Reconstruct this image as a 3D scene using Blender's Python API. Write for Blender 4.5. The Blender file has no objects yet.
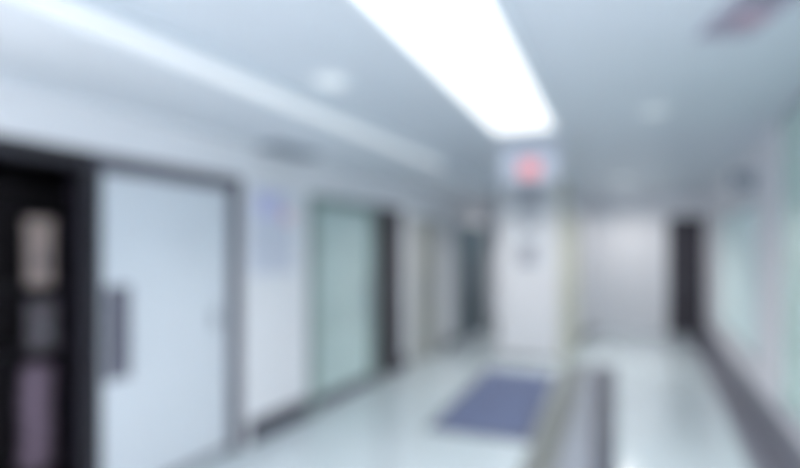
import bpy, bmesh, math, random
from mathutils import Vector, Matrix
random.seed(4)
S = bpy.context.scene
C = S.collection

# ------------------------------------------------------------------ dimensions (metres)
EYE = 1.57            # camera height
HC = 2.60             # main ceiling
HS = 2.45             # soffit along the left wall
XL = -2.96            # left wall face
XR = 0.92             # right wall face
XS = -2.06            # soffit lip
YB = -2.2             # wall behind the camera
YP = 7.70             # front face of the middle wall
XP0, XP1 = -2.06, -1.08
YE = 11.2             # end wall
WT = 0.16             # wall thickness

# ------------------------------------------------------------------ materials
def srgb(h):
    h = h.lstrip('#')
    v = [int(h[i:i+2], 16)/255 for i in (0, 2, 4)]
    return tuple((c/12.92 if c <= .04045 else ((c+.055)/1.055)**2.4) for c in v) + (1,)

def mat(name, col, rough=.5, metal=0, var=.04, scale=6, bump=0, spec=.5, coat=0):
    m = bpy.data.materials.new(name); m.use_nodes = True
    nt = m.node_tree; b = nt.nodes['Principled BSDF']
    c = srgb(col)
    tc = nt.nodes.new('ShaderNodeTexCoord')
    n = nt.nodes.new('ShaderNodeTexNoise'); n.inputs['Scale'].default_value = scale
    n.inputs['Detail'].default_value = 4
    nt.links.new(tc.outputs['Object'], n.inputs['Vector'])
    r = nt.nodes.new('ShaderNodeValToRGB')
    r.color_ramp.elements[0].position = .3; r.color_ramp.elements[1].position = .7
    r.color_ramp.elements[0].color = tuple(x*(1-var) for x in c[:3])+(1,)
    r.color_ramp.elements[1].color = tuple(min(1, x*(1+var)) for x in c[:3])+(1,)
    nt.links.new(n.outputs['Fac'], r.inputs['Fac'])
    nt.links.new(r.outputs['Color'], b.inputs['Base Color'])
    b.inputs['Roughness'].default_value = rough
    b.inputs['Metallic'].default_value = metal
    b.inputs['Specular IOR Level'].default_value = spec
    b.inputs['Coat Weight'].default_value = coat
    if bump:
        bp = nt.nodes.new('ShaderNodeBump'); bp.inputs['Strength'].default_value = bump
        bp.inputs['Distance'].default_value = .004
        nt.links.new(n.outputs['Fac'], bp.inputs['Height'])
        nt.links.new(bp.outputs['Normal'], b.inputs['Normal'])
    return m

def emit(name, col, strength):
    m = bpy.data.materials.new(name); m.use_nodes = True
    nt = m.node_tree; b = nt.nodes['Principled BSDF']
    b.inputs['Base Color'].default_value = (.8, .8, .8, 1)
    b.inputs['Emission Color'].default_value = srgb(col)
    b.inputs['Emission Strength'].default_value = strength
    return m

def tile_mat(name, c1, c2, grout, w, h, rough, spec=.5):
    m = bpy.data.materials.new(name); m.use_nodes = True
    nt = m.node_tree; b = nt.nodes['Principled BSDF']
    tc = nt.nodes.new('ShaderNodeTexCoord')
    br = nt.nodes.new('ShaderNodeTexBrick')
    br.offset = 0
    br.inputs['Color1'].default_value = srgb(c1); br.inputs['Color2'].default_value = srgb(c2)
    br.inputs['Mortar'].default_value = srgb(grout)
    br.inputs['Scale'].default_value = 1
    br.inputs['Mortar Size'].default_value = .003
    br.inputs['Brick Width'].default_value = w; br.inputs['Row Height'].default_value = h
    nt.links.new(tc.outputs['Object'], br.inputs['Vector'])
    nt.links.new(br.outputs['Color'], b.inputs['Base Color'])
    b.inputs['Roughness'].default_value = rough
    b.inputs['Specular IOR Level'].default_value = spec
    return m

M = {
 'floor': tile_mat('polished_floor_tile', '#bfcbd1', '#bcc9cf', '#b0bdc3', .8, .8, .13, .6),
 'ceiling': tile_mat('ceiling_panel', '#d1d8e0', '#cfd6de', '#c5ccd4', .6, .6, .45),
 'wall': mat('wall_paint', '#e4e6ea', .45, var=.015, scale=2),
 'wallfar': mat('far_wall_paint', '#eceef2', .45, var=.015, scale=2),
 'wallright': mat('pale_mauve_grey_wall_paint', '#dddde3', .45, var=.015, scale=2),
 'soffit': mat('soffit_paint', '#dadfe5', .5, var=.015, scale=2),
 'base': mat('dark_baseboard', '#3d3d4a', .3, var=.08, scale=10),
 'frame': mat('grey_door_frame', '#55545f', .35, var=.05, scale=20),
 'darkframe': mat('dark_door_frame', '#221f27', .35, var=.05, scale=20),
 'leaf': mat('white_door_laminate', '#d0d7de', .35, var=.015, scale=3),
 'handle': mat('grey_handle_plate', '#737380', .35, .3, var=.05, scale=30),
 'green': mat('frosted_green_glass', '#bed2d0', .12, var=.10, scale=1.6, spec=.6),
 'greenrail': mat('green_grey_frame', '#7e908c', .35, var=.04, scale=20),
 'teal': mat('frosted_pale_teal_glass', '#ddf0f2', .5, var=.04, scale=1.6, spec=.3),
 'greenpanel': mat('deep_green_glass', '#b4d0ca', .2, var=.08, scale=1.6, spec=.6),
 'darkleaf': mat('dark_grey_laminate', '#3c3b3d', .4, var=.08, scale=8),
 'beige': mat('grey_beige_laminate', '#a6a9a6', .45, var=.05, scale=8),
 'smoked': mat('smoked_teal_glass', '#4e6069', .35, var=.08, scale=2),
 'black': mat('near_black_laminate', '#35313b', .4, var=.08, scale=8),
 'cream': mat('cream_laminate', '#d0d2c6', .45, var=.03, scale=6),
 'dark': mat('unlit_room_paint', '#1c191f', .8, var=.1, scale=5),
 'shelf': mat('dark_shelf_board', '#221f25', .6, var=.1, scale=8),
 'box': mat('beige_card', '#d8c6bf', .8, var=.08, scale=12),
 'greybox': mat('grey_plastic', '#8a848b', .5, var=.06, scale=12),
 'mauve': mat('mauve_cloth', '#a28fa2', .9, var=.12, scale=30, bump=.4),
 'mat': mat('blue_grey_mat_pile', '#6c7692', .95, var=.14, scale=60, bump=.6, spec=.1),
 'matedge': mat('dark_mat_rubber', '#44465a', .7, var=.08, scale=30),
 'strip': mat('dark_floor_band', '#4a505c', .45, var=.08, scale=10),
 'olive': mat('olive_grey_floor_band', '#6a706f', .45, var=.05, scale=10),
 'white': mat('white_plastic', '#dfe5ea', .4, var=.02, scale=10),
 'alu': mat('brushed_aluminium', '#aab0b8', .35, .6, var=.05, scale=40),
 'vent': mat('dark_mauve_vent_metal', '#a9a6b6', .45, .2, var=.08, scale=20),
 'ventpink': mat('faded_pink_filter', '#b8a2b0', .8, var=.08, scale=30),
 'ventgrey': mat('grey_vent_metal', '#7f8b96', .45, var=.06, scale=20),
 'red': mat('red_print', '#e0323c', .5, var=.04, scale=20),
 'ink': mat('slate_print', '#5d5c70', .5, var=.05, scale=20),
 'paper': mat('poster_paper', '#d0d5e2', .6, var=.03, scale=6),
 'faint': mat('faint_grey_print', '#c2c8d5', .6, var=.03, scale=10),
 'kick': mat('dark_kick_plate', '#5a5964', .35, .3, var=.05, scale=30),
 'border': mat('slate_mauve_border', '#70727d', .35, var=.06, scale=10),
 'signink': mat('faded_slate_print', '#87869a', .5, var=.05, scale=20),
 'lavender': mat('lavender_grey_floor_band', '#8a919d', .4, var=.05, scale=10),
 'lilac': mat('lilac_print', '#c6c8e8', .6, var=.05, scale=10),
 'rose': mat('rose_print', '#e4bcc4', .6, var=.05, scale=10),
 'lamp': emit('ceiling_light_diffuser', '#fbfdff', 1.2),
 'cove': emit('cove_light_diffuser', '#eef3f8', .38),
 'down': emit('downlight_diffuser', '#eef5ff', .9),
 'fill_glow': emit('fill_panel_glow', '#eef4ff', 1.0),  # glow of the two added fill panels out of view
 'glowred': emit('red_lit_sign_face', '#ff9aa0', .25),
}

# ------------------------------------------------------------------ mesh helpers
def box(bm, x0, x1, y0, y1, z0, z1, bev=0):
    g = bmesh.ops.create_cube(bm, size=1)
    vs = g['verts']
    for v in vs:
        v.co = Vector(((x0+x1)/2 + v.co.x*(x1-x0), (y0+y1)/2 + v.co.y*(y1-y0), (z0+z1)/2 + v.co.z*(z1-z0)))
    if bev:
        es = list({e for v in vs for e in v.link_edges})
        bmesh.ops.bevel(bm, geom=es, offset=bev, segments=2, affect='EDGES', profile=.6)

def cyl(bm, p0, p1, r, seg=20, r2=None):
    p0, p1 = Vector(p0), Vector(p1); d = p1-p0
    q = Vector((0, 0, 1)).rotation_difference(d.normalized()).to_matrix().to_4x4()
    bmesh.ops.create_cone(bm, cap_ends=True, segments=seg, radius1=r, radius2=r if r2 is None else r2,
                          depth=d.length, matrix=Matrix.Translation((p0+p1)/2) @ q)

def lathe(bm, prof, seg=32):
    rings = []
    for r, z in prof:
        if r < 1e-5:
            rings.append([bm.verts.new((0, 0, z))])
        else:
            rings.append([bm.verts.new((r*math.cos(2*math.pi*i/seg), r*math.sin(2*math.pi*i/seg), z)) for i in range(seg)])
    for a, b in zip(rings, rings[1:]):
        for i in range(seg):
            j = (i+1) % seg
            f = [a[i % len(a)], a[j % len(a)], b[j % len(b)], b[i % len(b)]]
            f = list(dict.fromkeys(f))
            if len(f) > 2:
                bm.faces.new(f)

def obj(name, bm, m, parent=None, smooth=False):
    bmesh.ops.recalc_face_normals(bm, faces=bm.faces)
    me = bpy.data.meshes.new(name); bm.to_mesh(me); bm.free()
    if smooth:
        for p in me.polygons: p.use_smooth = True
    me.materials.append(m)
    o = bpy.data.objects.new(name, me); C.objects.link(o)
    if parent: o.parent = parent
    return o

def mk(name, m, parent, *boxes, bev=0):
    bm = bmesh.new()
    for b in boxes: box(bm, *b, bev=bev)
    return obj(name, bm, m, parent)

def thing(name, label, cat, loc=(0, 0, 0), rz=0, group=None):
    o = bpy.data.objects.new(name, None); C.objects.link(o)
    o.empty_display_size = .1
    o.location = loc; o.rotation_euler = (0, 0, rz)
    o['label'] = label; o['category'] = cat
    if group: o['group'] = group
    return o

def tag(o, label, cat, group=None):
    o['label'] = label; o['category'] = cat
    if group: o['group'] = group
    return o

def struct(o, label=None, cat=None):
    o['kind'] = 'structure'
    if label: o['label'] = label
    if cat: o['category'] = cat
    return o

def root(name, loc, label, cat):
    o = thing(name, label, cat, loc); o['kind'] = 'structure'; return o

# ------------------------------------------------------------------ the setting
struct(mk('floor', M['floor'], None, (-6.2, 2.6, YB-.3, YE+.3, -.1, 0)),
       'pale blue polished tile floor of the corridor', 'floor')
struct(mk('ceiling', M['ceiling'], None, (XS, XR+WT, YB-.3, YE+.3, HC, HC+.12)),
       'pale blue-grey panelled corridor ceiling', 'ceiling')
struct(mk('trim_1', M['soffit'], None, (XL-.02, XS, YB-.15, YE+.15, HS, HC+.12)),
       'lowered grey soffit along the left wall above the doors', 'soffit')

def wall_y(name, xa, xb, y0, y1, h, ops, label, m='wall'):
    """wall running along Y; ops = (y0, y1, z0, z1) openings"""
    bs = []; y = y0
    for a, b, z0, z1 in sorted(ops):
        if a > y: bs.append((xa, xb, y, a, 0, h))
        if z0 > 0: bs.append((xa, xb, a, b, 0, z0))
        if z1 < h: bs.append((xa, xb, a, b, z1, h))
        y = b
    if y < y1: bs.append((xa, xb, y, y1, 0, h))
    return struct(mk(name, M[m], None, *bs), label, 'wall')

DH = 2.10
W4 = (-2.0, .4, .38, 2.40)  # opening for the added fill panel on the left, out of view
OP1 = (0.75, 3.20, 0, 2.12)      # big sliding door: doorway + leaf
OP2 = (4.15, 5.47, 0, DH)        # green glass door
OP3 = (5.47, 6.18, 0, DH)        # dark leaf
OP4 = (6.38, 7.75, 0, DH)        # grey-beige door
OP5 = (8.25, 10.45, 0, DH)       # smoked glass doors
wall_y('wall_left', XL-WT, XL, YB, YE, HC+.1, [W4, OP1, OP2, OP3, OP4, OP5],
       'white left corridor wall with the row of doors', )
W1 = (5.9, 8.95, .52, 2.08)
W2 = (2.4, 4.98, .38, HC)
W3 = (-1.9, 2.1, .38, HC)  # opening for the added fill panel on the right, out of view
wall_y('wall_right', XR, XR+WT, YB, YE, HC, [W1, W2, W3], 'pale grey right corridor wall with glazed panels', 'wallright')
struct(mk('wall_back', M['wall'], None, (XL-WT, XR+WT, YB-.15, YB, 0, HC+.1)), 'white wall behind the viewer', 'wall')
# end wall with a dark door
ED = (0.31, 0.915)
struct(mk('wall_end', M['wallfar'], None, (XP1-.2, ED[0], YE, YE+.15, 0, HC), (ED[1], XR+WT, YE, YE+.15, 0, HC),
          (ED[0], ED[1], YE, YE+.15, 2.24, HC)), 'bright white wall closing the far corridor', 'wall')
# middle block between the two passages, with a cream door in its side
MD = (7.95, 9.05)
struct(mk('wall_middle', M['wall'], None, (XP0, XP1-.12, YP, YE, 0, HC), (XP1-.12, XP1, YP, MD[0], 0, HC),
          (XP1-.12, XP1, MD[1], YE, 0, HC), (XP1-.12, XP1, MD[0], MD[1], 2.1, HC)),
       'white wall block between the side passage and the far corridor', 'wall')
struct(mk('wall_passage', M['wall'], None, (XL-WT, XP0, 10.75, 10.9, 0, HC+.1)), 'white wall at the end of the side passage', 'wall')

# dark baseboards
BH = .18
def base_left(a, b): return (XL, XL+.022, a, b, 0, BH)
struct(mk('baseboard_left', M['base'], None, base_left(YB, OP1[0]-.02), base_left(OP1[1]+.10, OP2[0]-.06),
          base_left(OP3[1]+.05, OP4[0]-.05), base_left(OP4[1]+.05, OP5[0]-.05), base_left(OP5[1]+.05, 10.75)),
       'dark baseboard along the left wall', 'baseboard')
struct(mk('baseboard_right', M['border'], None, (XR-.03, XR, YB, YE-.02, 0, .28)),
       'tall dark kickboard along the right wall', 'baseboard')
struct(mk('baseboard_middle', M['base'], None, (XP0, XP1, YP-.02, YP, 0, .03), (XP1, XP1+.02, YP-.02, MD[0]-.07, 0, .1),
          (XP1, XP1+.02, MD[1]+.07, YE, 0, .1)), 'low dark baseboard around the middle wall block', 'baseboard')
struct(mk('trim_2', M['cream'], None, (XP1-.10, XP1+.012, YP-.034, YP-.02, 0, HC), (XP1+.0, XP1+.012, YP-.034, YP+.10, .101, HC)),
       'cream corner guard on the corner of the middle wall block', 'corner guard')

# flat coloured bands on the floor, running towards the far corridor, and the border along the right wall
def band(name, pts, m, label):
    bm = bmesh.new()
    v0 = [bm.verts.new((x, y, .0005)) for x, y in pts]; v1 = [bm.verts.new((x, y, .003)) for x, y in pts]
    bm.faces.new(v0[::-1]); bm.faces.new(v1)
    for i in range(4): bm.faces.new((v0[i], v0[(i+1) % 4], v1[(i+1) % 4], v1[i]))
    return struct(obj(name, bm, M[m]), label, 'floor band')
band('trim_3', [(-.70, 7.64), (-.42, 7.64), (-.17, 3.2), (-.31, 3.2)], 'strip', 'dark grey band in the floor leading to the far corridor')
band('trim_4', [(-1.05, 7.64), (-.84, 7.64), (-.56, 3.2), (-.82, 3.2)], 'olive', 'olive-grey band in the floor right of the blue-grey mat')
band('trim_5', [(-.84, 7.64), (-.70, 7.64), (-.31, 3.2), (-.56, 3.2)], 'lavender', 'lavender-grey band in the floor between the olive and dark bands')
band('trim_6', [(XR-.26, YB+.1), (XR-.03, YB+.1), (XR-.03, YE-.03), (XR-.26, YE-.03)], 'border', 'dark grey border in the floor along the right wall')

# ---- door 1: big white sliding leaf pushed open, dark doorway to its left
d = root('door_1', (XL, 2.6, 0), 'big white sliding door pushed open beside a dark doorway', 'door')
def P(name, m, parent, *bs, bev=0):
    """boxes given in world coordinates, parented under an Empty"""
    l = parent.location
    q = parent.parent
    while q: l = l + q.location; q = q.parent
    bs2 = [(b[0]-l.x, b[1]-l.x, b[2]-l.y, b[3]-l.y, b[4]-l.z, b[5]-l.z) for b in bs]
    return mk(name, m, parent, *bs2, bev=bev)
P('leaf', M['leaf'], d, (XL-.07, XL-.025, 2.035, 3.10, .012, 2.06), bev=.004)
P('frame', M['frame'], d, (XL-.14, XL+.02, 3.10, 3.20, 0, 2.10), (XL-.14, XL+.02, 1.98, 3.10, 2.06, 2.16), (XL-.14, XL+.02, 3.10, 3.20, 2.10, 2.16))
P('header', M['darkframe'], d, (XL-.14, XL+.02, .75, 1.98, 2.06, 2.16))['label'] = 'near-black header over the open doorway'
P('jamb', M['darkframe'], d, (XL-.15, XL-.004, 1.92, 2.035, 0, 2.06))['label'] = 'near-black door jamb'
P('kick_plate', M['kick'], d, (XL-.025, XL-.02, 2.04, 3.095, .014, .05))
h = P('handle', M['handle'], d, (XL-.025, XL-.012, 2.07, 2.235, .78, 1.36), bev=.004)
bm = bmesh.new()
cyl(bm, (.03, -.435, .86), (.03, -.435, 1.28), .014)
cyl(bm, (-.015, -.435, .92), (.03, -.435, .92), .009); cyl(bm, (-.015, -.435, 1.22), (.03, -.435, 1.22), .009)
obj('pull_bar', bm, M['handle'], d)
bm = bmesh.new(); cyl(bm, (-.026, .36, 1.06), (-.008, .36, 1.06), .028); box(bm, -.026, -.016, .33, .39, .98, 1.14, .003)
obj('lock', bm, M['alu'], d)
P('wall_panel', M['leaf'], d, (XL-.15, XL-.09, 2.0, 3.10, 0, 2.06))

# the unlit room behind the doorway
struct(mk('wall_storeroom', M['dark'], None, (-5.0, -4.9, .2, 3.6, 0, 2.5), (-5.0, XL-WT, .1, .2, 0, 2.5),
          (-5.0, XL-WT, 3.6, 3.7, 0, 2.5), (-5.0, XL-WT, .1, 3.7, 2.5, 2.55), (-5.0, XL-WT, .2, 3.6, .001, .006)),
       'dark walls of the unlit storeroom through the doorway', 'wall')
sh = thing('shelving_unit', 'dark shelving unit inside the unlit storeroom', 'shelves', (-3.75, 2.1, 0.006))
zs = [.12, .90, 1.32, 1.98]
def PB(name, m, *bs, bev=0): return P(name, m, sh, *bs, bev=bev)
for yy in (1.50, 2.66):
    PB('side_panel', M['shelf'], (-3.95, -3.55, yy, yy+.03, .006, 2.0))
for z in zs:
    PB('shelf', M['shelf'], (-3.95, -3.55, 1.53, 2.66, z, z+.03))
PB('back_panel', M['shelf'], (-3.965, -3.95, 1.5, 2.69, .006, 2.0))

def carton(y0, y1, z0, hgt, m, label, name='storage_box', cat='box', x0=-3.86, x1=-3.56):
    t = thing(name, label, cat, ((x0+x1)/2, (y0+y1)/2, z0))
    w, dp = (y1-y0)/2, (x1-x0)/2
    mk('body', m, t, (-dp, dp, -w, w, 0, hgt*.82), bev=.006)
    mk('lid', m, t, (-dp-.004, dp+.004, -w-.004, w+.004, hgt*.82, hgt), bev=.004)
    mk('label_card', M['alu'] if m != M['box'] else M['greybox'], t, (dp-.001, dp+.004, -w*.4, w*.4, hgt*.25, hgt*.5))
    return t
carton(1.975, 2.11, 1.35, .44, M['box'], 'tall beige box on the upper shelf of the dark storeroom unit', x0=-3.64)
carton(1.98, 2.13, .93, .32, M['greybox'], 'grey box on the middle shelf of the dark storeroom unit', x0=-3.64)
for k in range(6):
    bm = bmesh.new(); box(bm, -.075, .075, -.085+.004*(k % 2), .085, 0, .112, .035)
    o = obj('folded_blanket', bm, M['mauve'], None, True)
    o.location = (-3.64, 2.04+.006*((k*7) % 3), .151+k*.113)
    tag(o, ('bottom', 'second from bottom', 'third from bottom', 'third from top', 'second from top', 'topmost')[k]+' folded mauve blanket of the stack on the lowest storeroom shelf', 'blanket', 'mauve blankets stacked on the bottom shelf')

# ---- doors 2-5 along the left wall
def frame_y(parent, op, m, w=.05, x0=XL-.13, x1=XL+.015):
    a, b, z0, z1 = op
    return P('frame', m, parent, (x0, x1, a-w+.02, a+.03, 0, z1+.03), (x0, x1, b-.03, b+w-.02, 0, z1+.03), (x0, x1, a+.03, b-.03, z1-.03, z1+.03))
d = root('door_2', (XL, 4.8, 0), 'pale green frosted glass door in a grey-green frame', 'door')
a, b = OP2[0], OP2[1]
P('frame', M['greenrail'], d, (XL-.13, XL+.015, a-.03, a+.10, 0, DH+.03), (XL-.13, XL+.015, a+.10, b-.04, DH-.06, DH+.03),
  (XL-.13, XL+.015, b-.04, b, 0, DH+.03))
P('glass_leaf', M['green'], d, (XL-.06, XL-.045, a+.10, b-.04, .12, DH-.06))
P('bottom_rail', M['kick'], d, (XL-.07, XL-.035, a+.10, b-.04, .008, .12))
bm = bmesh.new(); cyl(bm, (.0, .50, .80), (.0, .50, 1.25), .014)
cyl(bm, (-.05, .50, .85), (.0, .50, .85), .009); cyl(bm, (-.05, .50, 1.2), (.0, .50, 1.2), .009)
obj('handle', bm, M['alu'], d)

d = root('door_3', (XL, 5.8, 0), 'dark grey narrow door right next to the green glass door', 'door')
a, b = OP3[0], OP3[1]
P('frame', M['frame'], d, (XL-.13, XL+.015, a, a+.035, 0, DH+.03), (XL-.13, XL+.015, b-.035, b+.03, 0, DH+.03), (XL-.13, XL+.015, a+.035, b-.035, DH-.03, DH+.03))
P('leaf', M['darkleaf'], d, (XL-.12, XL-.07, a+.035, b-.035, .01, DH-.03))
bm = bmesh.new(); cyl(bm, (-.075, .2, 1.02), (-.02, .2, 1.02), .011); cyl(bm, (-.02, .21, 1.02), (-.02, .09, 1.02), .009)
obj('handle', bm, M['alu'], d)

d = root('door_4', (XL, 7.07, 0), 'grey-beige double door between the dark door and the smoked glass doors', 'door')
frame_y(d, OP4, M['white'])
a, b = OP4[0], OP4[1]
for s0, s1 in ((a+.03, (a+b)/2-.002), ((a+b)/2+.002, b-.03)):
    P('leaf', M['beige'], d, (XL-.07, XL-.02, s0, s1, .01, DH-.03), bev=.003)
for s in (-.09, .08):
    bm = bmesh.new(); cyl(bm, (.03, s, .9), (.03, s, 1.2), .012); cyl(bm, (-.02, s, .93), (.03, s, .93), .008); cyl(bm, (-.02, s, 1.17), (.03, s, 1.17), .008)
    obj('handle', bm, M['alu'], d)

d = root('door_5', (XL, 9.4, 0), 'dark smoked glass double door at the far end of the left wall', 'door')
frame_y(d, OP5, M['white'])
a, b = OP5[0], OP5[1]
for s0, s1 in ((a+.03, (a+b)/2-.003), ((a+b)/2+.003, b-.03)):
    P('glass_leaf', M['smoked'], d, (XL-.07, XL-.05, s0, s1, .02, DH-.03))
for s in (-.10, .10):
    bm = bmesh.new(); cyl(bm, (.0, s, .85), (.0, s, 1.25), .013); cyl(bm, (-.055, s, .9), (0, s, .9), .008); cyl(bm, (-.055, s, 1.2), (0, s, 1.2), .008)
    obj('handle', bm, M['alu'], d)

# ---- door 6 in the end wall, door 7 in the side of the middle block
d = root('door_6', ((ED[0]+ED[1])/2, YE, 0), 'near-black door in the end wall of the far corridor', 'door')
P('frame', M['darkframe'], d, (ED[0], ED[0]+.04, YE-.015, YE+.12, 0, 2.24), (ED[1]-.04, ED[1], YE-.015, YE+.12, 0, 2.24), (ED[0]+.04, ED[1]-.04, YE-.015, YE+.12, 2.20, 2.24))
P('leaf', M['black'], d, (ED[0]+.04, ED[1]-.04, YE+.02, YE+.065, .01, 2.20), bev=.003)
bm = bmesh.new(); cyl(bm, (-.17, .03, 1.0), (-.17, -.04, 1.0), .011); cyl(bm, (-.19, -.04, 1.0), (-.07, -.04, 1.0), .009)
obj('handle', bm, M['alu'], d)

d = root('door_7', (XP1, 8.5, 0), 'cream door in the left side of the far corridor', 'door')
P('frame', M['cream'], d, (XP1-.10, XP1+.014, MD[0]-.05, MD[0]+.03, 0, 2.13), (XP1-.10, XP1+.014, MD[1]-.03, MD[1]+.05, 0, 2.13), (XP1-.10, XP1+.014, MD[0]+.03, MD[1]-.03, 2.07, 2.13))
P('leaf', M['cream'], d, (XP1-.06, XP1-.015, MD[0]+.03, MD[1]-.03, .01, 2.07), bev=.003)
bm = bmesh.new(); cyl(bm, (-.02, -.42, 1.0), (.045, -.42, 1.0), .011); cyl(bm, (.045, -.43, 1.0), (.045, -.31, 1.0), .009)
obj('handle', bm, M['alu'], d)

# ---- glazed panels of the right wall
def glazing(name, op, n, mglass, label, XR=XR):
    a, b, z0, z1 = op
    w = root(name, (XR, (a+b)/2, 0), label, 'window')
    f = .045
    P('window_frame', M['alu'], w, (XR-.01, XR+.13, a, b, z0, z0+f), (XR-.01, XR+.13, a, b, z1-f, z1),
      *[(XR+.012, XR+.13, y-f/2 if 0 < i < n else (y if i == 0 else y-f), y+f/2 if 0 < i < n else (y+f if i == 0 else y), z0+f, z1-f)
        for i, y in [(i, a+(b-a)*i/n) for i in range(n+1)]])
    for i in range(n):
        y0, y1 = a+(b-a)*i/n, a+(b-a)*(i+1)/n
        P('pane', mglass, w, (XR+.006, XR+.02, y0+(f if i == 0 else f/2), y1-(f if i == n-1 else f/2), z0+f, z1-f))
    return w
glazing('window_1', W1, 2, M['teal'], 'pale teal frosted glass panels above the dark kickboard on the right wall')
glazing('window_2', W2, 3, M['greenpanel'], 'tall green glass panels at the right edge, reaching the ceiling')

glazing('fill_panel_right', W3, 3, M['fill_glow'], 'added unseen frosted panels glowing as fill, on the right beside the viewer')  # added out of view to brighten the left wall and ceiling
glazing('fill_panel_left', W4, 2, M['fill_glow'], 'added unseen frosted panels glowing as fill, on the left behind the viewer', XL-.12)  # added out of view to brighten the right wall and ceiling

# ------------------------------------------------------------------ lamps and ceiling fittings
LX0, LX1, LY0, LY1 = -1.03, -.55, -1.6, 4.40
t = thing('ceiling_light', 'long wide bright white linear ceiling light running along the corridor', 'ceiling light', ((LX0+LX1)/2, 1.4, HC))
P('frame', M['white'], t, (LX0-.03, LX0, LY0-.03, LY1+.03, HC-.02, HC), (LX1, LX1+.03, LY0-.03, LY1+.03, HC-.02, HC),
  (LX0, LX1, LY0-.03, LY0, HC-.02, HC), (LX0, LX1, LY1, LY1+.03, HC-.02, HC))
P('diffuser', M['lamp'], t, (LX0, LX1, LY0, LY1, HC-.014, HC-.002))
t.rotation_euler.z = math.radians(3)
t = thing('cove_light', 'thin softly glowing strip light along the edge of the left soffit', 'strip light', (XS, 1.6, HS))
P('housing', M['white'], t, (XS, XS+.03, -1.8, 5.3, HS+.0, HS+.015), (XS, XS+.03, -1.8, 5.3, HS+.085, HC))
P('diffuser', M['cove'], t, (XS+.001, XS+.024, -1.8, 5.3, HS+.015, HS+.085))

def round_fitting(name, x, y, z, r, label, cat, inner, group=None):
    t = thing(name, label, cat, (x, y, z), 0, group)
    bm = bmesh.new(); lathe(bm, [(r*.72, -.004), (r*.74, -.016), (r*.9, -.02), (r, -.012), (r, 0)])
    obj('trim_ring', bm, M['white'], t, True)
    bm = bmesh.new(); lathe(bm, [(0, -.010), (r*.73, -.010), (r*.73, -.002), (0, -.002)])
    obj('diffuser', bm, inner, t)
    return t
dim = emit('dim_downlight_diffuser', '#e2ecee', .35)
round_fitting('downlight', -1.72, 2.62, HC, .13, 'round pale ceiling downlight between the soffit strip and the wide light', 'downlight', dim)
round_fitting('downlight', .03, 4.2, HC, .11, 'round pale ceiling downlight right of the wide light', 'downlight', dim)
round_fitting('downlight', -.35, 10.3, HC, .16, 'bright ceiling downlight by the end wall of the far corridor', 'downlight', M['down'])
round_fitting('downlight', -.35, 8.0, HC, .16, 'added fill downlight at the mouth of the far corridor', 'downlight', M['down'])  # added to light the far corridor
round_fitting('downlight', -1.6, 6.3, HC, .13, 'added fill downlight between the hanging red sign and the middle wall', 'downlight', dim)  # added to brighten the front of the middle wall
round_fitting('downlight', -2.5, 9.4, HS, .12, 'added unseen fill downlight in the side passage by the smoked glass doors', 'downlight', M['down'])  # added out of sight to light the side passage

def vent(x0, x1, y0, y1, z, n, label, mf, ms, along='x', cat='vent', pink=False):
    t = thing('air_vent', label, cat, ((x0+x1)/2, (y0+y1)/2, z))
    e = .035
    P('vent_frame', mf, t, (x0, x0+e, y0, y1, z-.02, z), (x1-e, x1, y0, y1, z-.02, z), (x0+e, x1-e, y0, y0+e, z-.02, z), (x0+e, x1-e, y1-e, y1, z-.02, z))
    P('backing', M['ink'], t, (x0+e, x1-e, y0+e, y1-e, z-.004, z-.001))
    bm = bmesh.new()
    for k in range(n):
        if along == 'x':
            c = y0+e+(y1-y0-2*e)*(k+.5)/n
            w = (y1-y0-2*e)/n*.6
            box(bm, x0+e-t.location.x, x1-e-t.location.x, c-w/2-t.location.y, c+w/2-t.location.y, -.016, -.008)
        else:
            c = x0+e+(x1-x0-2*e)*(k+.5)/n
            w = (x1-x0-2*e)/n*.6
            box(bm, c-w/2-t.location.x, c+w/2-t.location.x, y0+e-t.location.y, y1-e-t.location.y, -.016, -.008)
    obj('slats', bm, ms, t)
    if pink:
        P('filter_strip', M['ventpink'], t, (x0+.08, x1-.02, y0+.26, y0+.36, z-.028, z-.02))
    return t
vent(.27, .50, 2.38, 2.88, HC, 9, 'dark mauve ceiling air vent near the top right corner', M['vent'], M['vent'], pink=True).rotation_euler.z = math.radians(18)
vent(-2.92, -2.70, 3.35, 3.95, HS, 4, 'grey slotted air vent in the soffit above the poster', M['ventgrey'], M['ventgrey'], 'y')

# ------------------------------------------------------------------ signs, poster, mat
t = thing('hanging_sign', 'white box sign with a pinkish red panel hanging from the ceiling', 'sign', (-1.0, 4.86, HC), math.radians(6))
for sx in (-.18, .18):
    bm = bmesh.new(); cyl(bm, (sx, 0, -.05), (sx, 0, 0), .008); obj('rod', bm, M['alu'], t)
mk('sign_box', M['paper'], t, (-.26, .26, -.05, .05, -.37, -.03), bev=.008)
mk('sign_face', M['glowred'], t, (-.09, .09, -.054, -.049, -.345, -.185))['label'] = 'pinkish red lit panel'

t = thing('wall_sign', 'tall white wall sign with dark lettering on the middle wall', 'sign', (-1.60, YP, 1.95))
mk('board', M['white'], t, (-.21, .21, -.025, 0, -.62, .58), bev=.004)
bm = bmesh.new()
def glyph(cx, cz, s, k):
    st = [(-1, 1, .68, 1), (-1, 1, -.18, .18), (-1, 1, -1, -.68), (-1, -.65, -1, 1), (.65, 1, -1, 1), (-.2, .2, -1, 1)]
    skip = {0: 3, 1: 2, 2: 4}[k % 3]
    for i, (a, b, c, e) in enumerate(st):
        if i != skip: box(bm, cx+a*s, cx+b*s, -.029, -.024, cz+c*s, cz+e*s)
for k, z in enumerate((.40, .02, -.42)):
    bm = bmesh.new()
    glyph(0, z, .14 if k != 1 else .10, k)
    obj('lettering', bm, M['signink'], t)

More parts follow.
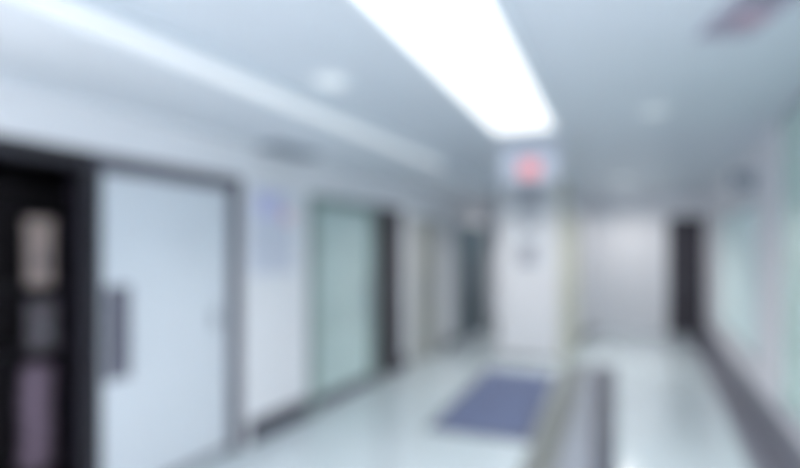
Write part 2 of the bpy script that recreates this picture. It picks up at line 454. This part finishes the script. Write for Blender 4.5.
t = thing('projecting_sign', 'small grey room sign projecting from the right wall above the teal glass', 'sign', (XR, 6.0, 2.26))
mk('bracket', M['alu'], t, (-.03, 0, -.015, .015, -.1, .1))
mk('board', M['ventgrey'], t, (-.20, -.03, -.01, .01, -.08, .08), bev=.003)

t = thing('poster', 'lilac and pink notice poster on the left wall beside the big white door', 'poster', (XL, 3.60, 1.75))
mk('sheet', M['paper'], t, (0, .008, -.29, .29, -.37, .38))
mk('heading', M['lilac'], t, (.008, .010, -.22, .10, .12, .32))['label'] = 'lilac heading block'
mk('emblem', M['rose'], t, (.008, .010, .13, .24, .08, .2))['label'] = 'pink emblem block'
bm = bmesh.new()
for k in range(7): box(bm, .008, .0095, -.22, .22-.03*(k % 3), .0-.05*k-.018, -.05*k)
obj('text_lines', bm, M['faint'], t)

t = thing('floor_mat', 'blue-grey floor mat lying askew in front of the middle wall', 'mat', (-1.425, 5.54, 0), math.radians(4))
W, L = .45, 1.26
bm = bmesh.new(); box(bm, -W, W, -L, L, .001, .012, .004); obj('border', bm, M['matedge'], t)
bm = bmesh.new()
box(bm, -W+.05, W-.05, -L+.05, L-.05, .011, .017)
n = 40
for k in range(n):
    y = -L+.07+(2*L-.14)*k/(n-1)
    box(bm, -W+.06, W-.06, y-.012, y+.012, .016, .021)
obj('pile', bm, M['mat'], t)

# ------------------------------------------------------------------ lamps: low-glare optics behind the diffusers
def lamp(name, x, y, z, sx, sy, watts, spread, parent=None):
    l = bpy.data.lights.new(name, 'AREA'); l.shape = 'RECTANGLE'; l.size = sx; l.size_y = sy
    l.energy = watts; l.spread = math.radians(spread); l.color = (1, .945, .92)
    o = bpy.data.objects.new(name, l); C.objects.link(o); o.location = (x, y, z)
    return o
PW = .80
lamp('ceiling_lamp', (LX0+LX1)/2, (LY0+LY1)/2, HC-.022, LX1-LX0-.04, LY1-LY0-.04, 50*PW, 140).rotation_euler.z = math.radians(3)
lamp('downlight_lamp', -1.72, 2.62, HC-.024, .18, .18, 5*PW, 110)
lamp('downlight_lamp', .03, 4.2, HC-.024, .15, .15, 12*PW, 110)
lamp('downlight_lamp', -.35, 10.3, HC-.024, .22, .22, 15*PW, 150)
lamp('downlight_lamp', -.35, 8.0, HC-.024, .22, .22, 26*PW, 120)  # fill of the added downlight at the corridor mouth
lamp('downlight_lamp', -2.5, 9.4, HS-.024, .16, .16, 14*PW, 130)  # fill of the added downlight hidden in the side passage
lamp('downlight_lamp', -1.6, 6.3, HC-.024, .18, .18, 40*PW, 150)  # fill of the added downlight before the middle wall

dl = lamp('added_fill_lamp', XR-.015, .1, 1.49, 2.1, 3.8, 5, 180)  # added fill from the right, beside the camera
dl.rotation_euler = (0, math.pi/2, 0); dl.data.color = (1, .95, .935)
dl = lamp('added_fill_lamp', XL+.015, -.8, 1.40, 1.9, 2.2, 105, 180)  # stronger added fill from the left, behind the camera
dl.rotation_euler = (0, -math.pi/2, 0); dl.data.color = (1, .95, .935)

# ------------------------------------------------------------------ world, camera
w = bpy.data.worlds.new('World'); S.world = w; w.use_nodes = True
w.node_tree.nodes['Background'].inputs['Color'].default_value = (.75, .85, 1, 1)
w.node_tree.nodes['Background'].inputs['Strength'].default_value = .3

F = 520.0
cam = bpy.data.cameras.new('camera'); co = bpy.data.objects.new('camera', cam); C.objects.link(co)
cam.sensor_width = 36; cam.lens = F/800*36
cam.shift_y = 18/800
cam.clip_start = .02
co.location = (0, 0, EYE)
co.rotation_euler = (math.pi/2, 0, math.atan(250/F))
# the photograph is badly out of focus everywhere: lens focused very close, wide open
DOF = True
cam.dof.use_dof = DOF
cam.dof.focus_distance = .2
R_PX = 14.0
ap = 2*R_PX/F/4.8
cam.dof.aperture_fstop = cam.lens/1000/ap
S.camera = co

S.view_settings.view_transform = 'Standard'
S.view_settings.look = 'None'
S.view_settings.gamma = 1
S.view_settings.use_curve_mapping = False
S.view_settings.exposure = -.12
_g = M['glowred'].node_tree.nodes['Principled BSDF']; _g.inputs['Base Color'].default_value = srgb('#ee9aa0')
S.cycles.max_bounces = 12
S.cycles.diffuse_bounces = 8
